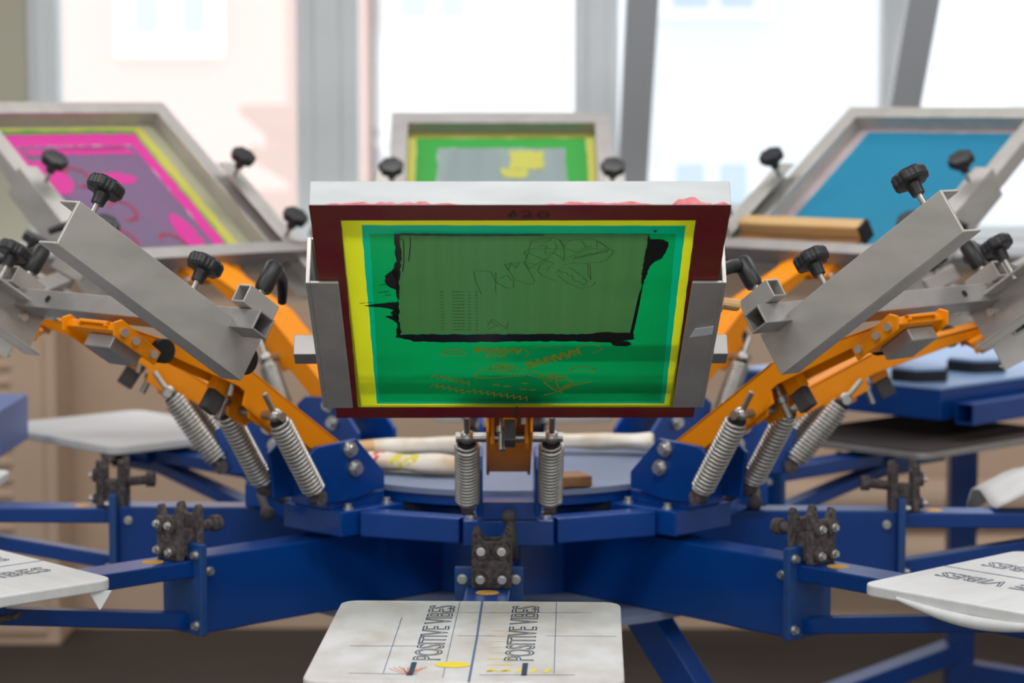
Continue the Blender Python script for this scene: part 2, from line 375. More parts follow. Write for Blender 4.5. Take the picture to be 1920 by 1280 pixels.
# ------------------------------------------------------------------ print heads
def rot2(p, ang):
    c, s = math.cos(R(ang)), math.sin(R(ang)); return (p[0]*c-p[1]*s, p[0]*s+p[1]*c)
PV = (438, 1134)
def star_knob(b, base, nrm, stem, rad=27):
    base = Vector(base); n = Vector(nrm).normalized()
    b.cyl(base-n*12, base+n*stem, 5, 'steel', 10)
    x = n.cross(Vector((1, .3, .2))).normalized(); y = n.cross(x)
    b.tube([base+n*(stem-8), base+n*(stem+2), base+n*(stem+14)], [10, 11, 14], 'black', 16)
    vs = []; K = 48
    def ring(r_, h_):
        for k in range(K):
            t = 2*PI*k/K; rr = r_*(1+.055*math.copysign(abs(math.cos(3.5*t))**.5, math.cos(7*t))); vs.append(base+n*(stem+h_)+x*rr*math.cos(t)+y*rr*math.sin(t))
    hs = ((rad*.5, 9), (rad*.92, 11), (rad, 15), (rad, 26), (rad*.92, 30), (rad*.4, 31))
    for r_, h_ in hs: ring(r_, h_)
    fs = [(i*K+k, i*K+(k+1) % K, (i+1)*K+(k+1) % K, (i+1)*K+k) for i in range(len(hs)-1) for k in range(K)]
    fs += [tuple(range(K-1, -1, -1)), tuple((len(hs)-1)*K+k for k in range(K))]
    b.add(vs, fs, 'black', False)
def lever_handle(b, base, nrm, dirv):
    base = Vector(base); n = Vector(nrm).normalized(); d = Vector(dirv).normalized()
    b.cyl(base-n*6, base+n*4, 7, 'steel', 12)
    b.tube([base+n*4, base+n*10, base+n*48, base+n*54], [12, 14, 15, 11], 'black', 16)
    b.tube([base+n*42, base+n*44+d*25, base+n*38+d*60, base+n*20+d*92, base+n*8+d*108], [11, 11, 9.5, 8, 7], 'black', 12)
def spring(b, p0, p1, r, wire, pitch, m='zinc'):
    p0, p1 = Vector(p0), Vector(p1); ax = (p1-p0); L = ax.length; t = ax.normalized()
    x = t.cross(Vector((1, 0, 0))).normalized(); y = t.cross(x)
    turns = int(L/pitch); n = turns*16; path = []
    for i in range(n+1):
        a = 2*PI*i/16; rr = r*(1 if 10 < i < n-10 else .8)
        path.append(p0+t*(L*i/n)+x*rr*math.cos(a)+y*rr*math.sin(a))
    b.tube(path, wire, m, 6)

def print_head(a, da_, alpha, cpr, cpz, tau, label, lev=(1, 1), cbs=50, empty=False, bw_=305, cl=345, buf=False, ch0=0):
    pn = 20 if empty else 42
    pos = polar(a, PV[0], 0, PV[1])
    t = thing('screen_carrier', label, 'screen carrier', pos, (0, 0, R(a)), 'screen carriers around the turret')
    def L(w, r, z): return Vector((w, PV[0]-r, z-PV[1]))              # absolute r,z -> local
    def A(w, s, n): q = rot2((s, n), alpha); return Vector((w, -q[0], q[1]))     # along the arm
    def C(w, s, n): q = rot2((s, n), tau); return Vector((w, -(cpr-PV[0]+q[0]), cpz-PV[1]+q[1]))   # along the clamps
    nC = C(0, 0, 1)-C(0, 0, 0); sC = C(0, 1, 0)-C(0, 0, 0); nA = A(0, 0, 1)-A(0, 0, 0)
    # arm: two side plates and a top sheet
    e_top, e_bot = C(0, cbs+46, pn+12), C(0, cbs+46, pn+2)
    bend, bend_b = A(0, 272, 4), A(0, 258, -32)
    top = [A(0, -22, -12), A(0, -10, 6), bend, e_top]; bot = [e_bot, bend_b, A(0, 242, -33), A(0, 234, -54), A(0, 158, -56), A(0, 148, -39), A(0, 60, -38), A(0, -14, -28)]
    b = MB()
    for w in (-37, 32): b.prism([p+Vector((w, 0, 0)) for p in top+bot], (5, 0, 0), 'orange')
    dn = nA*-6
    for p, q in ((top[1], top[2]), (top[2], top[3])):
        b.prism([p+Vector((-37, 0, 0)), p+Vector((37, 0, 0)), p+Vector((37, 0, 0))+dn, p+Vector((-37, 0, 0))+dn], q-p, 'orange')
    b.prism([A(-34, 20, -30), A(34, 20, -30), A(34, 20, -36), A(-34, 20, -36)], A(0, 120, 0)-A(0, 0, 0), 'orange')
    b.build('arm', t, 1.5)
    # plate at the outer end with screws, grey stop block below
    b = MB(); b.prism([C(w, cbs+38, n_) for w, n_ in ((-74, pn+14), (62, pn+14), (62, pn), (-74, pn))], sC*-92, 'orange')
    for w0 in (-76, 60): b.prism([C(w0, s_, n_) for s_, n_ in ((cbs+40, pn+20), (cbs+52, pn+8), (cbs+40, pn-10), (cbs-54, pn-10), (cbs-54, pn+14))], (5, 0, 0), 'orange')
    hp_ = b.build('head_plate', t, 2)
    for s_ in (28, 2, -40):
        for w, d in ((65, 1), (-76, -1)): q = C(w, cbs+s_, pn+3); MB().cyl(q, q+Vector((d*6, 0, 0)), 7, 'bolt', 10).build('screw', hp_)
    if empty: b = MB().prism([C(w, cbs+24, n_) for w, n_ in ((-26, pn-1), (44, pn-1), (44, pn-24), (-26, pn-24))], sC*-62, 'alu_dull'); b.build('stop_block', t, 2)
    
    if empty and da_ != -90: b = MB(); q0, q1 = C(22, -20, 44), C(50, -20, 44); b.cyl(q0, q1, 20, 'rubber', 20); b.build('rubber_buffer', t)
    # lugs and rod for the springs
    rod = A(0, 187, -43)
    for w in (-31, 24):
        MB().prism([A(w, 150, -20), A(w, 235, -20), A(w, 206, -62), A(w, 180, -62)], (7, 0, 0), 'orange').build('spring_lug', t, 1.5)
    X = lambda v, w: v+Vector((w, 0, 0))
    MB().cyl(X(rod, -86), X(rod, 86), 8, 'steel', 14).build('spring_rod', t)
    for sx in (-1, 1):
        tp = X(rod, sx*68); bt = L(sx*68, 524, 1062); dx = (tp-bt).normalized()
        b = MB(); spring(b, bt+dx*12, tp-dx*13, 17.8, 3.2, 7.2)
        b.tube([bt+dx*14+Vector((14, 0, 0)), bt, bt-dx*10], 3.3, 'zinc', 6)
        sp = b.build('spring', t)
        b = MB(); b.cyl(tp-dx*17, tp-dx*9, 15, 'rubber', 16); b.cyl(tp-dx*8, tp+dx*46, 5, 'steel', 10); b.ball(tp, 13, 'steel'); b.build('eye_bolt', sp)
        b = MB(); b.cyl(bt-Vector((10, 0, 0)), bt+Vector((10, 0, 0)), 13, 'grime', 14); b.build('spring_anchor', sp)
    # rubber stop and adjusting bolt under the arm
    b = MB(); b.prism([A(w, 284, n_) for w, n_ in ((-11, -20), (11, -20), (11, -52), (-11, -52))], A(0, -34, 0)-A(0, 0, 0), 'orange')
    b.prism([A(w, 282, n_) for w, n_ in ((-9, -52), (9, -52), (9, -88), (-9, -88))], A(0, -30, 0)-A(0, 0, 0), 'lever'); b.build('stop_pad', t, 2)
    b = MB(); b.cyl(A(-12, 240, -10), A(-12, 232, -84), 6, 'steel', 10); b.cyl(A(-12, 236, -46), A(-12, 235, -56), 11, 'steel', 6)
    b.build('adjusting_bolt', t); MB().cyl(A(20, 262, -30), A(20, 256, -50), 6, 'steel', 10).build('screw', t)
    # crossbar
    b = MB().hollow(C(-cl, cbs, 74), C(cl, cbs, 74), 33, 3.5, 'alu_dull', up=nC)
    for w in (-190, 190): b.tube([C(w, cbs+18, 74), C(w, cbs+18.6, 74)], 6, 'rubber', 12)
    cb = b.build('crossbar', t, 1)
    for sx, ld in zip((-1, 1), lev):
        b = MB(); b.hollow(C(sx*bw_, cbs-32, 107), C(sx*bw_, cbs+34, 107), 30, 3, 'alu', up=nC); b.cyl(C(sx*bw_, cbs, 64), C(sx*bw_, cbs, 130), 5, 'steel', 10); b.build('locking_block', cb, 1)
        b = MB(); lever_handle(b, C(sx*bw_, cbs, 126), nC, Vector((sx*ld[0], 0, 0)) + sC*ld[1] + nC*ld[2]); b.build('locking_lever', cb)
    for sx in ((1,) if buf else ()):
        b = MB(); b.cyl(C(sx*228, -12, 42), C(sx*262, -12, 42), 24, 'rubber', 20); b.build('buffer', cb)
    # side clamps
    for sx in (-1, 1):
        w0, w1 = (285 if sx > 0 else -277), (244 if sx > 0 else -238)
        b = MB(); d = sC*398
        pr = [(w0, 0), (w0+sx*6, 0), (w0+sx*6, 72), (w0, 72)]
        b.prism([C(w, ch0, n_) for w, n_ in pr], d, 'alu')
        for n0 in (0, 68): b.prism([C(w, ch0, n_) for w, n_ in ((w0, n0), (w1, n0), (w1, n0+4), (w0, n0+4))], d, 'alu')
        sd = b.build('side_clamp', t, 1)
        for s_ in (346, 128):
            b = MB(); star_knob(b, C(sx*252, ch0+s_, 72), nC, 34); b.build('star_knob', sd)
        for s_ in (40, 118): q = C(w0, ch0+s_, 50 if s_ < 100 else 30); MB().cyl(q, q-Vector((sx*6, 0, 0)), 8, 'bolt', 12).build('rivet', sd)
    return dict(C=C, sC=sC, nC=nC, t=t, a=a, cpr=cpr, cpz=cpz, tau=tau)

H = {}
defs = [('front', 0, 30.5, 850, 1268, 32.4, 'nearest screen carrier, its orange arm and two coil springs under the green and maroon screen', ((-1, .3, 0), (-1, .3, 0))),
 ('AL', -45, 36, 869, 1306, 33.8, 'empty screen carrier at front left, its bare aluminium clamp in front of the pink screen', ((1, -.2, 0), (-.6, -.9, .25))),
 ('AR', 45, 36.5, 866, 1313, 35.3, 'empty screen carrier at front right, its bare aluminium clamp in front of the blue screen', ((1, -.15, 0), (1, -.2, 0))),
 ('BL', -90, 33, 869, 1286, 30.5, 'empty screen carrier pointing left behind the front left carrier, cut by the picture edge', ((1, .5, 0), (1, .5, 0))),
 ('BR', 90, 28.5, 869, 1262, 27.5, 'empty screen carrier pointing right behind the front right carrier, cut by the picture edge', ((1, .5, 0), (1, .5, 0))),
 ('CL', -135, 38, 920, 1345, 36, 'screen carrier at back left holding the pink ink screen', ((1, .6, -.2), (1, .3, 0))),
 ('CR', 135, 38, 947, 1350, 34, 'screen carrier at back right holding the cyan blue screen', ((1, .3, 0), (1, .3, 0))),
 ('back', 180, 36, 890, 1309, 37.5, 'screen carrier at the back holding the lime green screen, mostly hidden by the front screen', ((1, .3, 0), (1, .3, 0)))]
for key, da, al, r_, z_, tau, lab, lev in defs:
    H[key] = print_head(DH+da, da, al, r_, z_, tau, lab, lev, dict(CL=4, CR=4, back=-20).get(key, 50), key in ('AL', 'AR', 'BL', 'BR'), 200 if key == 'front' else 305, 325 if key == 'front' else 345, key == 'AL', dict(CL=-70, CR=-70, back=-60).get(key, 0))

# ------------------------------------------------------------------ screens
def screen(h, label, frame_m, s0=-44, L=645, hw=271, n0=5, dx=0):
    """Empty at the middle of the inner end; local x = across, y = -(along), z = up out of the screen"""
    a, tau = h['a'], h['tau']
    q = rot2((s0, n0), tau)
    t = thing('printing_screen', label, 'printing screen', polar(a, h['cpr']+q[0], 0, h['cpz']+q[1]), (R(-tau), 0, R(a)), 'printing screens held in the carriers')
    bw, fh = 40, 36
    b = MB()
    b.box((dx, -bw/2, fh/2), (2*hw, bw, fh), frame_m); b.box((dx, -(L-bw/2), fh/2), (2*hw, bw, fh), frame_m)
    for sx in (-1, 1): b.box((dx+sx*(hw-bw/2), -L/2, fh/2), (bw, L-2*bw, fh), frame_m)
    return t, b, bw, fh
def sheet(b, pts, n, m):
    b.add([(x, -s_, n) for x, s_ in pts], [tuple(range(len(pts)))], m)
def ring(b, outer, inner, n, m, amp=0., k=24):
    def res(q): return [Vector(q[i]).lerp(Vector(q[(i+1) % 4]), j/k) for i in range(4) for j in range(k)]
    A_, B_ = res(outer), res(inner); N = len(A_)
    key = lambda v: random.Random(hash((round(v[0]*3), round(v[1]*3)))).uniform(-amp, amp)
    pts = [(v[0]+key(v), -(v[1]+key(v)), n) for v in A_] + [(v[0]+key(v), -(v[1]+key(v)), n) for v in B_]
    b.add(pts, [(i, (i+1) % N, N+(i+1) % N, N+i) for i in range(N)], m)
def ragged(pts, amp, step=6.):
    out = []
    for i, p in enumerate(pts):
        q = pts[(i+1) % len(pts)]; d = math.hypot(q[0]-p[0], q[1]-p[1]); k = max(1, int(d/step))
        for j in range(k):
            f = j/k; out.append((p[0]+(q[0]-p[0])*f+random.uniform(-amp, amp), p[1]+(q[1]-p[1])*f+random.uniform(-amp, amp)))
    return out
def stroke(b, pts, wd, n, m, closed=False):
    P = [Vector((p[0], p[1])) for p in pts]
    if closed: P.append(P[0])
    for p, q in zip(P[:-1], P[1:]):
        d = (q-p)
        if d.length < 1e-6: continue
        o = Vector((-d.y, d.x)).normalized()*wd/2; e = d.normalized()*wd*.3
        sheet(b, [p-e-o, q+e-o, q+e+o, p-e+o], n, m)
def text(b, txt, x, y, wd, ht, n, m, rot=0., flip=1, bend=0.):
    vs, fs = font_mesh(txt); c, s_ = math.cos(R(rot)), math.sin(R(rot))
    out = []
    for v in vs:
        u, w = v[0]*wd, v[1]*ht*flip + bend*(v[0]-.5)**2
        out.append((x+u*c-w*s_, -(y+u*s_+w*c), n))
    b.add(out, fs, m)

# -- front screen
t, b, bw, fh = screen(H['front'], 'printing screen nearest the camera, maroon frame underside, green mesh with yellow margin', 'alu_white', dx=7, hw=272)
# red paint along the lower edge of the outer end face
yE = -645.4
def smear(x0, x1, hmax, seed):
    rnd = random.Random(seed); n = max(3, int((x1-x0)/7)); tops = [(x0+(x1-x0)*i/n, hmax*rnd.uniform(.2, 1)*min(1, 4*min(i, n-i)/n+.2)) for i in range(n+1)]
    for (xa, ha), (xb, hb) in zip(tops[:-1], tops[1:]):
        b.add([(xa, yE, .4), (xb, yE, .4), (xb, yE, .4+hb), (xa, yE, .4+ha)], [(0, 1, 2, 3)], 'red')
smear(-245, -72, 5, 1); smear(40, 178, 5, 2); smear(204, 254, 16, 3); smear(256, 276, 8, 4)
b.build('frame', t, 1.2)
b = MB()
HW, LL = 272.4, 645.4
# glued border (frame shaped), then zones
yo = [(-231, 38), (244, 36), (236, 606), (-226, 606)]
g0 = [(-202, 50), (232, 50), (224, 592), (-200, 594)]; g1 = [(-198, 58), (226, 58), (213, 570), (-190, 570)]; g2 = [(-160, 281), (171, 281), (178, 571), (-151, 571)]
ring(b, [(7-HW, -.4), (7+HW, -.4), (7+HW, LL), (7-HW, LL)], yo, -.6, 'maroon', .5)
ring(b, yo, g0, -.6, 'yellow', .5)
ring(b, g0, g1, -.6, 'teal', .5)
ring(b, g1, g2, -.6, 'green', .5)
sheet(b, g2, -.8, 'moss')
# black block-out around the film area
sheet(b, ragged([(-163, 284), (172, 284), (174, 268), (150, 258), (70, 262), (-100, 258), (-140, 262), (-166, 274)], 1.6), -2.6, 'ink')
sheet(b, ragged([(120, 290), (172, 288), (172, 280), (110, 280)], 1.5), -2.7, 'ink')
sheet(b, ragged([(140, 262), (165, 262), (172, 252), (164, 244), (144, 248)], 1.2), -2.7, 'ink')
sheet(b, ragged([(-153, 570), (-150, 576), (-60, 573), (40, 572), (41, 570), (-60, 568)], .9), -2.6, 'ink')
sheet(b, ragged([(-158, 575), (-150, 574), (-150, 520), (-155, 440), (-160, 350), (-158, 284), (-164, 276), (-163, 330), (-170, 350), (-160, 366), (-160, 440), (-165, 470), (-158, 500)], 1.3), -2.6, 'ink')
sheet(b, ragged([(-158, 415), (-168, 425), (-176, 440), (-174, 458), (-166, 472), (-156, 480)], 1.2), -2.6, 'ink')
sheet(b, ragged([(-158, 382), (-185, 378), (-208, 372), (-184, 366), (-170, 362), (-158, 345)], 1.2), -2.6, 'ink')
sheet(b, ragged([(-159, 345), (-180, 340), (-172, 332), (-162, 318)], 1.2), -2.6, 'ink')
for x, y in ((-202, 380), (-212, 378), (-195, 372), (-178, 412), (-185, 410), (-182, 432), (-176, 402)): stroke(b, [(x, y), (x+7, y+2)], 1.6, -2.6, 'ink')
sheet(b, ragged([(177, 575), (181, 560), (196, 558), (205, 550), (203, 522), (196, 505), (186, 492), (182, 470), (178, 440), (174, 400), (171, 350), (170, 300), (168, 281), (171, 281), (174, 340), (176, 420), (174, 470)], 1.1), -2.6, 'ink')
sheet(b, [(181, 583), (188, 583), (185, 577)], -2.6, 'ink')
stroke(b, [(-137, 566), (-137, 548), (-139, 520), (-141, 500)], 1.4, -2.6, 'ink'); stroke(b, [(-150, 560), (-146, 556), (-147, 500), (-150, 470)], 1.4, -2.6, 'ink')
# fine line drawing of a toothed skull with neck pieces
def dr(pts, closed=False, wd=.8): stroke(b, pts, wd, -2.5, 'pen', closed)
# drawing coordinates measured in the enlarged picture of the mesh, turned into sheet coordinates
def q(px, py):
    X, Y = 860+px/4.8, 420+py/4.8
    f = (Y-441)/(628-441.)
    # perspective inverse along the slope
    s_ = 571 - 290*(f*1.07)/(1+.07*f)
    cx = 970 + 2*(1-f)*2; sc_ = 327/ (468-31*f)
    return ((X-(984-17*f))*sc_+13.5-8*f, s_)
sk = [[(590, 240), (635, 205), (660, 150), (760, 130), (870, 125), (940, 150), (1150, 132), (1260, 145), (1360, 210), (1400, 225), (1390, 260), (1360, 280)],
 [(590, 240), (615, 285), (640, 215), (800, 210), (950, 215)], [(615, 285), (600, 320), (690, 340)], [(640, 250), (780, 300), (860, 245), (890, 200), (870, 160)],
 [(780, 215), (785, 245), (860, 245)], [(905, 135), (945, 195), (960, 250), (950, 315)], [(940, 150), (920, 150), (950, 190), (1010, 140)], [(950, 200), (1060, 240), (1150, 200), (1110, 140)],
 [(1150, 195), (1250, 190), (1250, 150), (1350, 205)], [(870, 250), (950, 295), (1060, 260), (1180, 210), (1360, 215)],
 [(1360, 280), (1340, 305), (1300, 310), (1280, 325), (1200, 325), (1150, 330), (1050, 325), (960, 340), (930, 350)],
 [(690, 345), (640, 375), (590, 320), (540, 325), (415, 340), (495, 450), (495, 535)], [(590, 320), (690, 485), (640, 515), (510, 470)], [(415, 340), (450, 390), (470, 330), (520, 370), (550, 325)],
 [(690, 345), (780, 300), (860, 330), (790, 390)], [(715, 390), (740, 340), (800, 310)], [(715, 395), (760, 440), (880, 480)], [(880, 410), (910, 385), (940, 410), (970, 405), (1000, 440), (1030, 430), (1040, 475), (1090, 490), (1130, 520), (1165, 490), (1120, 440), (1000, 360)],
 [(900, 430), (980, 500), (1100, 545), (1210, 530), (1240, 490)], [(1170, 330), (1175, 430), (1200, 470), (1190, 340)],
 [(135, 400), (150, 480), (200, 600)], [(335, 405), (330, 590)], [(285, 400), (330, 480), (350, 500), (430, 545), (500, 540)], [(150, 390), (290, 400)], [(370, 460), (440, 430), (480, 480)],
 [(660, 150), (700, 160), (820, 150), (840, 130)], [(730, 190), (760, 180), (800, 190), (790, 210)]]
for s_ in sk: dr([q(*p) for p in s_])
teeth = []
for k in range(11): teeth += [(1040+k*30, 300-k*6), (1055+k*30, 275-k*6)]
dr([q(*p) for p in teeth])
# columns of tiny lettering
for cx in (-100, -84, -78, -72, -62, -52):
    for k in range(13): stroke(b, [(cx, 412-k*9.5), (cx+(3.4 if cx not in (-84, -78, -72) else 4.4), 412-k*9.5)], 1.5, -2.5, 'pen')
dr([(-35, 312), (-28, 330), (-8, 300), (-6, 320)]); dr([(-30, 322), (-20, 310), (-34, 300)])
# reversed ochre print near the arm
def gd(pts, wd=2.2, closed=False): stroke(b, pts, wd, -2.5, 'gold', closed)
text(b, 'BANANA', -54, 243, 70, 17, -2.5, 'gold', -5, -1)
text(b, 'KOOL', -38, 222, 32, 13, -2.5, 'gold', 3, -1)
text(b, 'BANANNA', 18, 190, 92, 21, -2.5, 'gold', 33, -1, 0)
def ell(cx, cy, rx, ry, a0=0, a1=360, n=24): return [(cx+rx*math.cos(R(a0+(a1-a0)*i/n)), cy+ry*math.sin(R(a0+(a1-a0)*i/n))) for i in range(n+1)]
gd(ell(-13, 176, 19, 15)); gd(ell(-13, 176, 12, 9), 1.6)
for k in range(5): gd([(-13, 176), (-13+11*math.cos(R(72*k+90)), 176+8*math.sin(R(72*k+90)))], 3)
gd(ell(63, 144, 18, 13)); gd(ell(63, 144, 11, 7), 1.6)
for k in range(5): gd([(63, 144), (63+10*math.cos(R(72*k+90)), 144+7*math.sin(R(72*k+90)))], 2.6)
gd([(-32, 172), (-46, 166), (-54, 152), (-50, 142), (-30, 142), (20, 150)]); gd([(6, 176), (28, 168), (46, 152)]); gd([(-2, 156), (22, 154), (46, 140)]); gd([(80, 140), (90, 128), (88, 116)])
gd([(48, 128), (62, 104), (76, 92)], 3); gd([(66, 128), (72, 104)], 2.4); gd([(88, 112), (70, 96), (50, 84)], 2.4)
gd(ell(-84, 222, 17, 16, 0, 190), 1.8); gd(ell(-84, 222, 11, 11, 0, 190), 1.6); gd(ell(-84, 222, 6, 6, 0, 190), 1.6); gd([(-102, 214), (-66, 218)], 2)
gd(ell(12, 222, 12, 14, -60, 170), 1.6); gd(ell(112, 238, 17, 13, -70, 180), 1.8); gd(ell(50, 236, 22, 8, 10, 175), 1.8)
gd(ell(104, 164, 19, 15, 5, 175), 2.6); gd([(86, 164), (122, 162)], 1.6)
for cx, cy, w_, rr in ((-116, 150, 62, -28), (-118, 118, 58, -26), (-62, 98, 92, -18)):
    n_ = int(w_/5); gd([(cx+w_*i/n_*math.cos(R(rr))+(3 if i % 2 else -2), cy+w_*i/n_*math.sin(R(rr))+(7 if i % 2 else -5)) for i in range(n_+1)], 2)
for i in range(6): gd([(72+i*7, 104+i*4), (84+i*7, 120+i*2)], 2.2)
for x, y in ((-22, 118), (-6, 114), (18, 104), (32, 102), (20, 124)): gd([(x-4, y), (x+4, y)], 3.5)
stroke(b, [(-7, 614), (-1, 630), (0, 613)], 2, -2.5, 'pen_green'); stroke(b, [(-10, 618), (4, 620)], 2, -2.5, 'pen_green')
stroke(b, ell(14, 622, 6, 6, 140, -60, 8)+[(10, 615), (24, 615)], 2, -2.5, 'pen_green'); stroke(b, ell(37, 621, 7, 6), 2, -2.5, 'pen_green')
stroke(b, [(8, 0), (9, 44)], 2, -2.5, 'pen_green')
b.build('mesh_fabric', t)
# a torn tape piece on the front head's right clamp
tp = MB(); hh = H['front']
tp.prism([hh['C'](w, s_, -1.2) for w, s_ in ((258, 262), (284, 270), (284, 246), (252, 236))], hh['nC']*1.0, 'greypost')
tp.build('tape_piece', hh['t'])['label'] = 'pale torn tape piece'

# -- lime screen at the back
t, b, bw, fh = screen(H['back'], 'small looking lime green screen at the back, its pale centre seen over the front screen', 'alu_dull', hw=262)
b.build('frame', t, 1.5)
b = MB()
q0_, q1_, q2_ = [(-262, 0), (262, 0), (262, 645), (-262, 645)], [(-202, 60), (202, 60), (202, 590), (-202, 590)], [(-152, 120), (152, 120), (152, 552), (-152, 552)]
ring(b, q0_, q1_, .5, 'paleyellow', 1); ring(b, q1_, q2_, .5, 'lime', 2); sheet(b, q2_, .5, 'pale_mesh')
for z in ((-100, 470, -20, 540), (-60, 440, 0, 470)): sheet(b, ragged([(z[0], z[1]), (z[2], z[1]), (z[2], z[3]), (z[0], z[3])], 5), 2.5, 'paleyellow')
b.build('mesh_fabric', t)
# -- pink screen back left
t, b, bw, fh = screen(H['CL'], 'screen smeared with pink ink, back left, with a yellow edge and mauve centre', 'alu', s0=41, L=560)
b.build('frame', t, 1.5)
b = MB()
def rc(x0, y0, x1, y1): return [(x0, y0), (x1, y0), (x1, y1), (x0, y1)]
Z = [rc(-271, 0, 271, 560), rc(-192, 20, 226, 510), rc(-164, 22, 224, 500), rc(-158, 24, 222, 488), rc(-126, 54, 180, 442)]
for z0, z1, m in zip(Z[:-1], Z[1:], ('greygreen', 'paleyellow', 'lime', 'pink')): ring(b, z0, z1, .5, m, 2.5)
sheet(b, Z[-1], .5, 'mauve')
for z in (rc(-110, 410, 170, 430),): sheet(b, ragged(z, 5), 1.4, 'pink')
for cx, cy, rx, ry in ((-78, 120, 26, 74), (0, 320, 62, 22), (165, 330, 55, 62)): sheet(b, ragged(ell(cx, cy, rx, ry)[:-1], 4), 1.4, 'pink')
for cx, cy in ((90, 330), (40, 210), (100, 110), (-20, 90)):
    stroke(b, ell(cx, cy, 30, 34, 30, 300, 10), 11, 1.4, 'coral')
b.build('mesh_fabric', t)
# -- cyan screen back right
t, b, bw, fh = screen(H['CR'], 'screen with a plain cyan blue centre, back right, a squeegee lying in it', 'alu', s0=41, L=560)
b.build('frame', t, 1.5)
b = MB()
ring(b, rc(-271, 0, 271, 560), rc(-190, 42, 200, 508), .5, 'blush', 1); ring(b, rc(-190, 42, 200, 508), rc(-20, 300, 20, 320), .5, 'cyan', 0); sheet(b, rc(-20, 300, 20, 320), .5, 'cyan')
b.build('mesh_fabric', t)
scr_back_right = t
# squeegees lying on screens (top-level, placed in the screen's frame)
def on_screen(name, label, cat, ts, loc, rz=0., group=None):
    m = ts.matrix_basis.copy() if False else (Matrix.Translation(ts.location) @ ts.rotation_euler.to_matrix().to_4x4())
    o = bpy.data.objects.new(name, None); COL.objects.link(o); o.empty_display_size = .05
    o.matrix_world = m @ Matrix.Translation(Vector(loc)*S) @ Matrix.Rotation(rz, 4, 'Z')
    return tag(o, label, cat, group)
sq = on_screen('squeegee', 'wooden squeegee lying across the lower edge of the cyan blue screen', 'squeegee', scr_back_right, (70, -52, 40))
b = MB().box((0, 0, 22), (330, 34, 44), 'wood'); b.build('handle', sq, 6)
b = MB().box((0, 26, 12), (326, 30, 12), 'darkwood'); b.build('blade_holder', sq, 2)
b = MB().box((-166, 0, 22), (8, 34, 42), 'rubber'); b.build('end_cap', sq)

# ------------------------------------------------------------------ platens
HWP, RIN, LP, ZP = 203, 1003, 500, 1004
def rrect(x0, y0, x1, y1, r_, n=6):
    out = []
    for cx, cy, a0 in ((x1-r_, y0+r_, -90), (x1-r_, y1-r_, 0), (x0+r_, y1-r_, 90), (x0+r_, y0+r_, 180)):
        for i in range(n+1): a = R(a0+90*i/n); out.append((cx+r_*math.cos(a), cy+r_*math.sin(a)))
    return out
POS_V, POS_F = font_mesh('POSITIVE VIBES', .017)
def platen(da, label, m, prints=(), rin=RIN, dz=0., lp=LP):
    a = DP+da
    t = thing('platen', label, 'platen', polar(a, rin, 0, 974+dz), (0, 0, R(a)), 'platens on the carousel arms')
    top = ZP-974
    b = MB(); prof = rrect(-HWP, -lp, HWP, 0, 26)
    b.prism([(x, y, top-18) for x, y in prof], (0, 0, 18), m); b.build('board', t, 3)
    b = MB(); b.box((0, -lp*.42, top-24), (90, lp*.62, 11), 'grime'); b.box((0, -90, top-26), (150, 40, 8), 'grime'); 
    for sx in (-1, 1): b.box((sx*44, -190, top-44), (14, 180, 40), 'blue')
    br = b.build('mounting_bracket', t, 1)
    b = MB(); b.cyl((58, -190, -26), (58, -190, 4), 11, 'grime', 12); b.tube([(58, -190, -28), (92, -160, -34), (128, -120, -20)], [9, 7, 5], 'grime', 10); b.build('clamp_lever', br)
    return t, top
def lettering(t, top, x, y0, y1, ht, name='printed_lettering'):
    b = MB(); b.add([(x-v[1]*ht, -(y1-(v[0])*(y1-y0)), top+.5+v[2]*2) for v in POS_V], POS_F, 'printblue')
    return b
def marks(t, top, full=True):
    for x in (-36, 85):
        b = lettering(t, top, x, 36, 382, 38 if x > 0 else 36); c_ = 76 if x > 0 else -68
        stroke(b, [(c_, 397), (c_, 462)], 7, top+.5, 'printblue'); b.build('printed_lettering', t)
    def pl(pts, wd, m, n=.5): stroke(b, pts, wd, top+n, m)
    b = MB()
    pl([(2, 2), (6, 250), (8, 498)], 3, 'penblue')
    if full:
        for l, w_ in (([(-161, 302), (-73, 300)], 1.6), ([(-147, 458), (-60, 462)], 1.6), ([(20, 462), (140, 458)], 1.6), ([(-40, 84), (161, 78)], 1.3), ([(100, 232), (194, 232)], 1.2), ([(110, 10), (114, 450)], .9), ([(-106, 120), (-103, 460)], .9), ([(-20, 235), (30, 235)], 1.4), ([(-30, 10), (-26, 480)], .8)): pl(l, w_, 'penblue')
        for (cx, cy, rx, ry) in ((-18, 408, 24, 16),): sheet(b, ragged(ell(cx, cy, rx, ry)[:-1], 2), top+.6, 'pyellow')
        for k in range(8): pl([(28-k*.5, 440-k*34), (58, 438-k*34)], 4 if k < 3 else 1.6, 'pyellow', .3)
        for k in range(5): pl([(30+k*18, 444), (36+k*18, 430)], 6, 'pyellow', .3)
        for k in range(9): pl([(-66-random.uniform(0, 6), 468), (-98+k*6, 424+random.uniform(-6, 8))], 1.6, 'porange', .3)
        for k in range(0): sheet(b, ragged(ell(random.choice((-150, -165, 165, 185, -120))+random.uniform(-20, 15), random.uniform(30, 480), random.uniform(6, 20), random.uniform(5, 14))[:-1], 4), top+.25, 'stain')
    b.build('guide_marks', t)
t, top = platen(0, 'white stained platen at bottom centre, nearest the camera, printed with two lettered columns', 'platen'); marks(t, top)
t, top = platen(-45, 'white cloth covered platen at front left, cut off by the left edge of the picture', 'cloth'); marks(t, top, False)
b = MB(); b.prism([(196, -40, top-18), (204, -8, top-18), (206, -30, top-44)], (-2, -2, 1), 'cloth'); b.build('loose_tape', t)
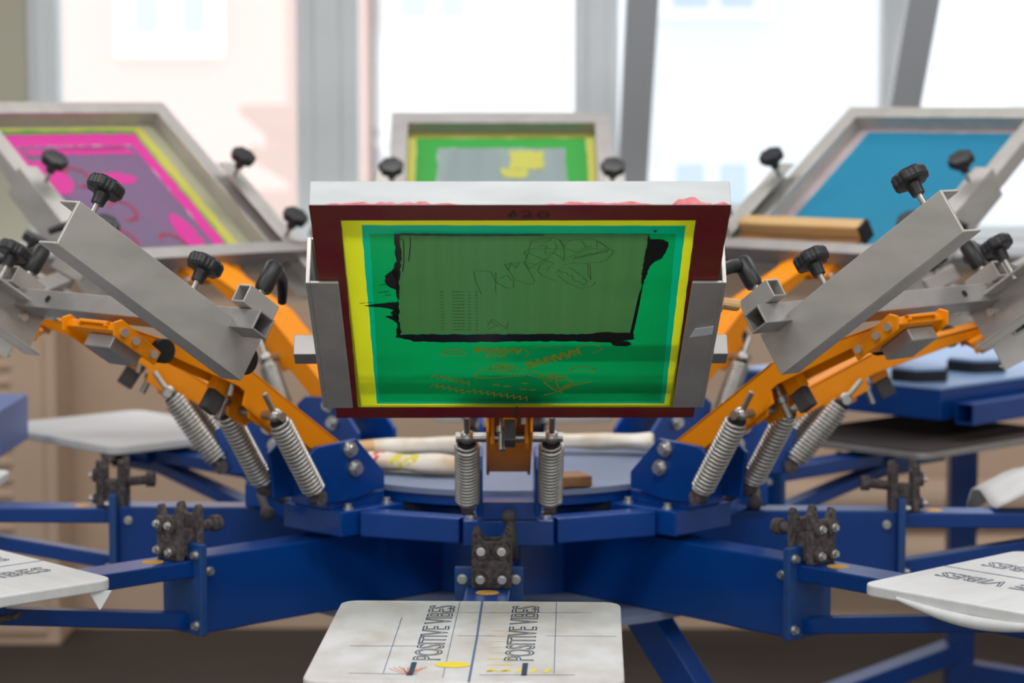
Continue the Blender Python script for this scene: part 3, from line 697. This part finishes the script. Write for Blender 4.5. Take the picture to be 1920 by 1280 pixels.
t, top = platen(45, 'white cloth covered platen at front right, a fold of cloth sagging along its near edge', 'cloth'); marks(t, top, False)
b = MB(); pa = [(-203, -70-i*20, top-13-14*math.sin(PI*i/14)) for i in range(15)]; b.tube(pa, [3+7*math.sin(PI*i/14) for i in range(15)], 'cloth', 10); b.build('cloth_fold', t)
t, top = platen(-90, 'white platen at far left of the picture, only an inner corner showing past the edge', 'cloth', rin=980, dz=6)
t, top = platen(90, 'white platen at far right of the picture, under the draped white cloth', 'cloth')
t, top = platen(-135, 'bright white platen at back left, seen under the coil springs', 'cloth')
t, top = platen(135, 'dark topped platen at back right, in front of the blue work table', 'darkboard')
b = MB(); prof = rrect(-HWP-3, -LP-3, HWP+3, 3, 28); b.prism([(x, y, top-20) for x, y in prof], (0, 0, 14), 'alu_dull'); b.build('rim', t, 2)
t, top = platen(180, 'white platen at the back, seen edge-on under the front screen', 'cloth', dz=18)

# cloth over the far right
b = MB(); n1, n2 = 14, 10; vs = []
for i in range(n1+1):
    for j in range(n2+1):
        u_, v_ = i/n1, j/n2
        x = 905+u_*280; y = -60+v_*300
        z = 1012+34*math.sin(PI*u_*.5)-26*max(0, .25-u_)*4-6*math.sin(9*v_+3*u_) - (60*(v_-.85)/.15 if v_ > .85 else 0)
        vs.append((x, y, z))
fs = [(i*(n2+1)+j, (i+1)*(n2+1)+j, (i+1)*(n2+1)+j+1, i*(n2+1)+j+1) for i in range(n1) for j in range(n2)]
b.add(vs, fs, 'cloth', True); o = b.build('draped_cloth'); tag(o, 'crumpled white cloth draped over the platen at the right edge', 'cloth')
so = o.modifiers.new('thick', 'SOLIDIFY'); so.thickness = .004

# ------------------------------------------------------------------ loose things on the turret disc
DZ = 1061
def rag(label, p0, p1, r_, spots, seed):
    rnd = random.Random(seed); p0, p1 = Vector(p0), Vector(p1); ax = (p1-p0); sd = ax.cross(Vector((0, 0, 1))).normalized(); n, K = 26, 18
    b = MB(); vs = []; ph = [rnd.uniform(0, 6) for _ in range(4)]
    for i in range(n+1):
        f = i/n; c0 = p0+ax*f+sd*4*math.sin(5*f+ph[0]); rr = r_*(.82+.1*math.sin(4*f+ph[1])+.08*math.sin(11*f+ph[2]))*(.75 if i in (0, n) else 1)
        for k in range(K):
            a = 2*PI*k/K; q_ = 1+.09*math.sin(3*a+4*f+ph[3])+.05*math.sin(7*a-6*f)
            vs.append(c0+sd*math.cos(a)*rr*1.5*q_+Vector((0, 0, math.sin(a)*rr*.85*q_)))
    for i in range(n):
        m = 'rag'
        for f0, f1, mm in spots:
            if f0 <= (i+.5)/n <= f1: m = mm
        for k in range(K):
            j_ = (k+1) % K; b.add([vs[i*K+k], vs[i*K+j_], vs[(i+1)*K+j_], vs[(i+1)*K+k]], [(0, 1, 2, 3)], m if m == 'wood' or rnd.random() < .62 else 'rag', True)
    for i in (0, n): b.add(vs[i*K:(i+1)*K], [tuple(range(K))], 'rag')
    o = b.build('rolled_rag'); bm = bmesh.new(); bm.from_mesh(o.data); bmesh.ops.remove_doubles(bm, verts=bm.verts, dist=1e-6); bmesh.ops.recalc_face_normals(bm, faces=bm.faces); bm.to_mesh(o.data); bm.free()
    return tag(o, label, 'rag', 'rolled rags on the turret disc')
rag('rolled white rag at the back of the turret disc, left side, with a tan end', (-300, 60, DZ+18), (-50, 100, DZ+18), 20, [(.0, .2, 'wood'), (.84, .96, 'rag_red')], 1)
rag('rolled white rag with red and yellow stains, left front on the turret disc', (-262, -110, DZ+19), (-56, -190, DZ+19), 21, [(.06, .2, 'rag_red'), (.3, .52, 'rag_yel')], 2)
rag('rolled white rag on the right side of the turret disc, faint green marks', (70, 120, DZ+24), (280, 90, DZ+24), 23, [], 3)
b = MB().box((0, 0, 11), (62, 60, 20), 'darkwood', Matrix.Rotation(R(20), 3, 'Z')); o = b.build('wood_block', None, 3); o.location = Vector((112, -290, DZ))*S
tag(o, 'small brown wood block at the right front edge of the turret disc', 'wood block')
# wooden scraper poking out beside the front screen
h = H['front']
q0 = h['t'].location/S; m4 = Matrix.Rotation(R(h['a']), 3, 'Z')
o = bpy.data.objects.new('squeegee', None); COL.objects.link(o); o.location = (q0 + m4 @ h['C'](255, 170, 92))*S; o.rotation_euler = (R(-h['tau']), 0, R(h['a']))
tag(o, 'pale wooden squeegee lying on the front screen, only its end showing beside the right clamp', 'squeegee')
b = MB().box((-110, 0, 0), (330, 26, 30), 'wood'); b.box((66, 4, -3), (30, 16, 16), 'wood', Matrix.Rotation(R(18), 3, 'Z')); b.build('handle', o, 5)
b = MB().box((-110, 22, -6), (320, 26, 9), 'rubber'); b.build('blade', o, 1)

# ------------------------------------------------------------------ other machines behind
wt = thing('work_table', 'blue metal machine table at right behind the press, pale top with black pads', 'table', (935+60, 700+520, 0))
c_ = Vector((935, 700, 0)); e1, e2 = Vector((-.707, .707, 0)), Vector((.707, .707, 0)); og = Vector((995, 1220, 0))
def tbq(u_, v_, z): return c_+e1*u_+e2*v_+Vector((0, 0, z))-og
b = MB(); b.prism([tbq(0, 0, 1112), tbq(560, 0, 1112), tbq(560, 900, 1112), tbq(0, 900, 1112)], (0, 0, 8), 'paleblue'); b.build('top', wt, 2)  # pale slab paints the sky's sheen on the blue table top
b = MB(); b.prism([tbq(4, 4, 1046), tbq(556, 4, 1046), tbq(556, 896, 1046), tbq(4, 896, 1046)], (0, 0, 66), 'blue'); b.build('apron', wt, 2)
b = MB(); b.hollow(tbq(-40, 30, 1062)+Vector((0, 0, 0)), tbq(-40, 700, 1062), 46, 4, 'blue'); b.build('side_tube', wt, 1)
b = MB(); b.box((86, 0, 523), (64, 64, 1046), 'blue'); b.build('column', wt, 3)
b = MB(); b.bar((86, 0, 430), (-300, -260, 360), 56, 46, 'blue'); b.bar((86, 0, 380), (420, -80, 340), 56, 46, 'blue'); b.build('brace', wt, 2)
b = MB(); b.bar((-360, 0, 20), (500, 0, 20), 60, 40, 'blue'); b.bar((86, -400, 20), (86, 400, 20), 60, 40, 'blue'); b.build('foot', wt, 2)
for (u_, v_, lab, sz) in ((120, 90, 'nearest black pad on the blue work table', 110), (330, 60, 'black pad at the left end of the blue work table', 100), (140, 340, 'black pad at the right on the blue work table, behind the front right clamp', 120)):
    p = tbq(u_, v_, 1120)+og
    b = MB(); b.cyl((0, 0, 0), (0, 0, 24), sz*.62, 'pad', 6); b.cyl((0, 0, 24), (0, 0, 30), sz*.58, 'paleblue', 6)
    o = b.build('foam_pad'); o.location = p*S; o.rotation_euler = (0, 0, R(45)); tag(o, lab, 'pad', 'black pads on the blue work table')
lt = thing('equipment_cabinet', 'violet blue metal cabinet end just showing at the left edge', 'cabinet', (-1330, 640, 0))
b = MB().box((0, 0, 1045), (560, 300, 100), 'violet'); b.build('cabinet_top', lt, 4)
b = MB(); b.box((-60, 0, 500), (180, 200, 990), 'violet'); b.build('pedestal', lt, 4)
b = MB().box((0, 0, 435), (150, 150, 870), 'greypost'); b.box((0, 0, 876), (170, 170, 14), 'greypost')
o = b.build('storage_post', None, 6); o.location = Vector((1240, 760, 0))*S; tag(o, 'pale grey square post standing at the right edge behind the press', 'post')

# ------------------------------------------------------------------ light
w = bpy.data.worlds.new('sky'); sc.world = w; w.use_nodes = True
bg = w.node_tree.nodes['Background']; bg.inputs[0].default_value = (.93, .97, 1, 1); bg.inputs[1].default_value = 1.62
def area(name, loc, size, sy, power, col=(1, 1, 1), rot=(0, 0, 0)):
    l = bpy.data.lights.new(name, 'AREA'); l.shape = 'RECTANGLE'; l.size = size*S; l.size_y = sy*S; l.energy = power; l.color = col
    o = bpy.data.objects.new(name, l); COL.objects.link(o); o.location = Vector(loc)*S; o.rotation_euler = rot
    return o
for x in (-2200, 0, 2200):
    for y in (-5200, -2000, 900):
        area('ceiling_lamp', (x, y, RZ-60), 1500, 400, 25, (1, .99, .985))

for x in (-2900, 0, 2900):      # fill lamps added to brighten camera-facing sides, for unseen windows behind
    area('window_daylight', (x, RY0+80, 1900), 2200, 1700, 24, (.95, .98, 1), (R(90), 0, 0))
# ------------------------------------------------------------------ camera
cam = bpy.data.cameras.new('camera'); co = bpy.data.objects.new('camera', cam); COL.objects.link(co)
co.location = Vector((11, -4472, 1720))*S; co.rotation_euler = (R(90-5.54), 0, 0)
cam.sensor_width = 36; cam.lens = 36*4533/1920; cam.clip_start = .05; cam.clip_end = 200
cam.dof.use_dof = True; cam.dof.focus_distance = 3400*S; cam.dof.aperture_fstop = 4.3
sc.camera = co
vs = sc.view_settings
sc.display_settings.display_device = 'sRGB'
vs.view_transform = 'Standard'; vs.look = 'None'; vs.exposure = 0.; vs.gamma = 1; vs.use_curve_mapping = False
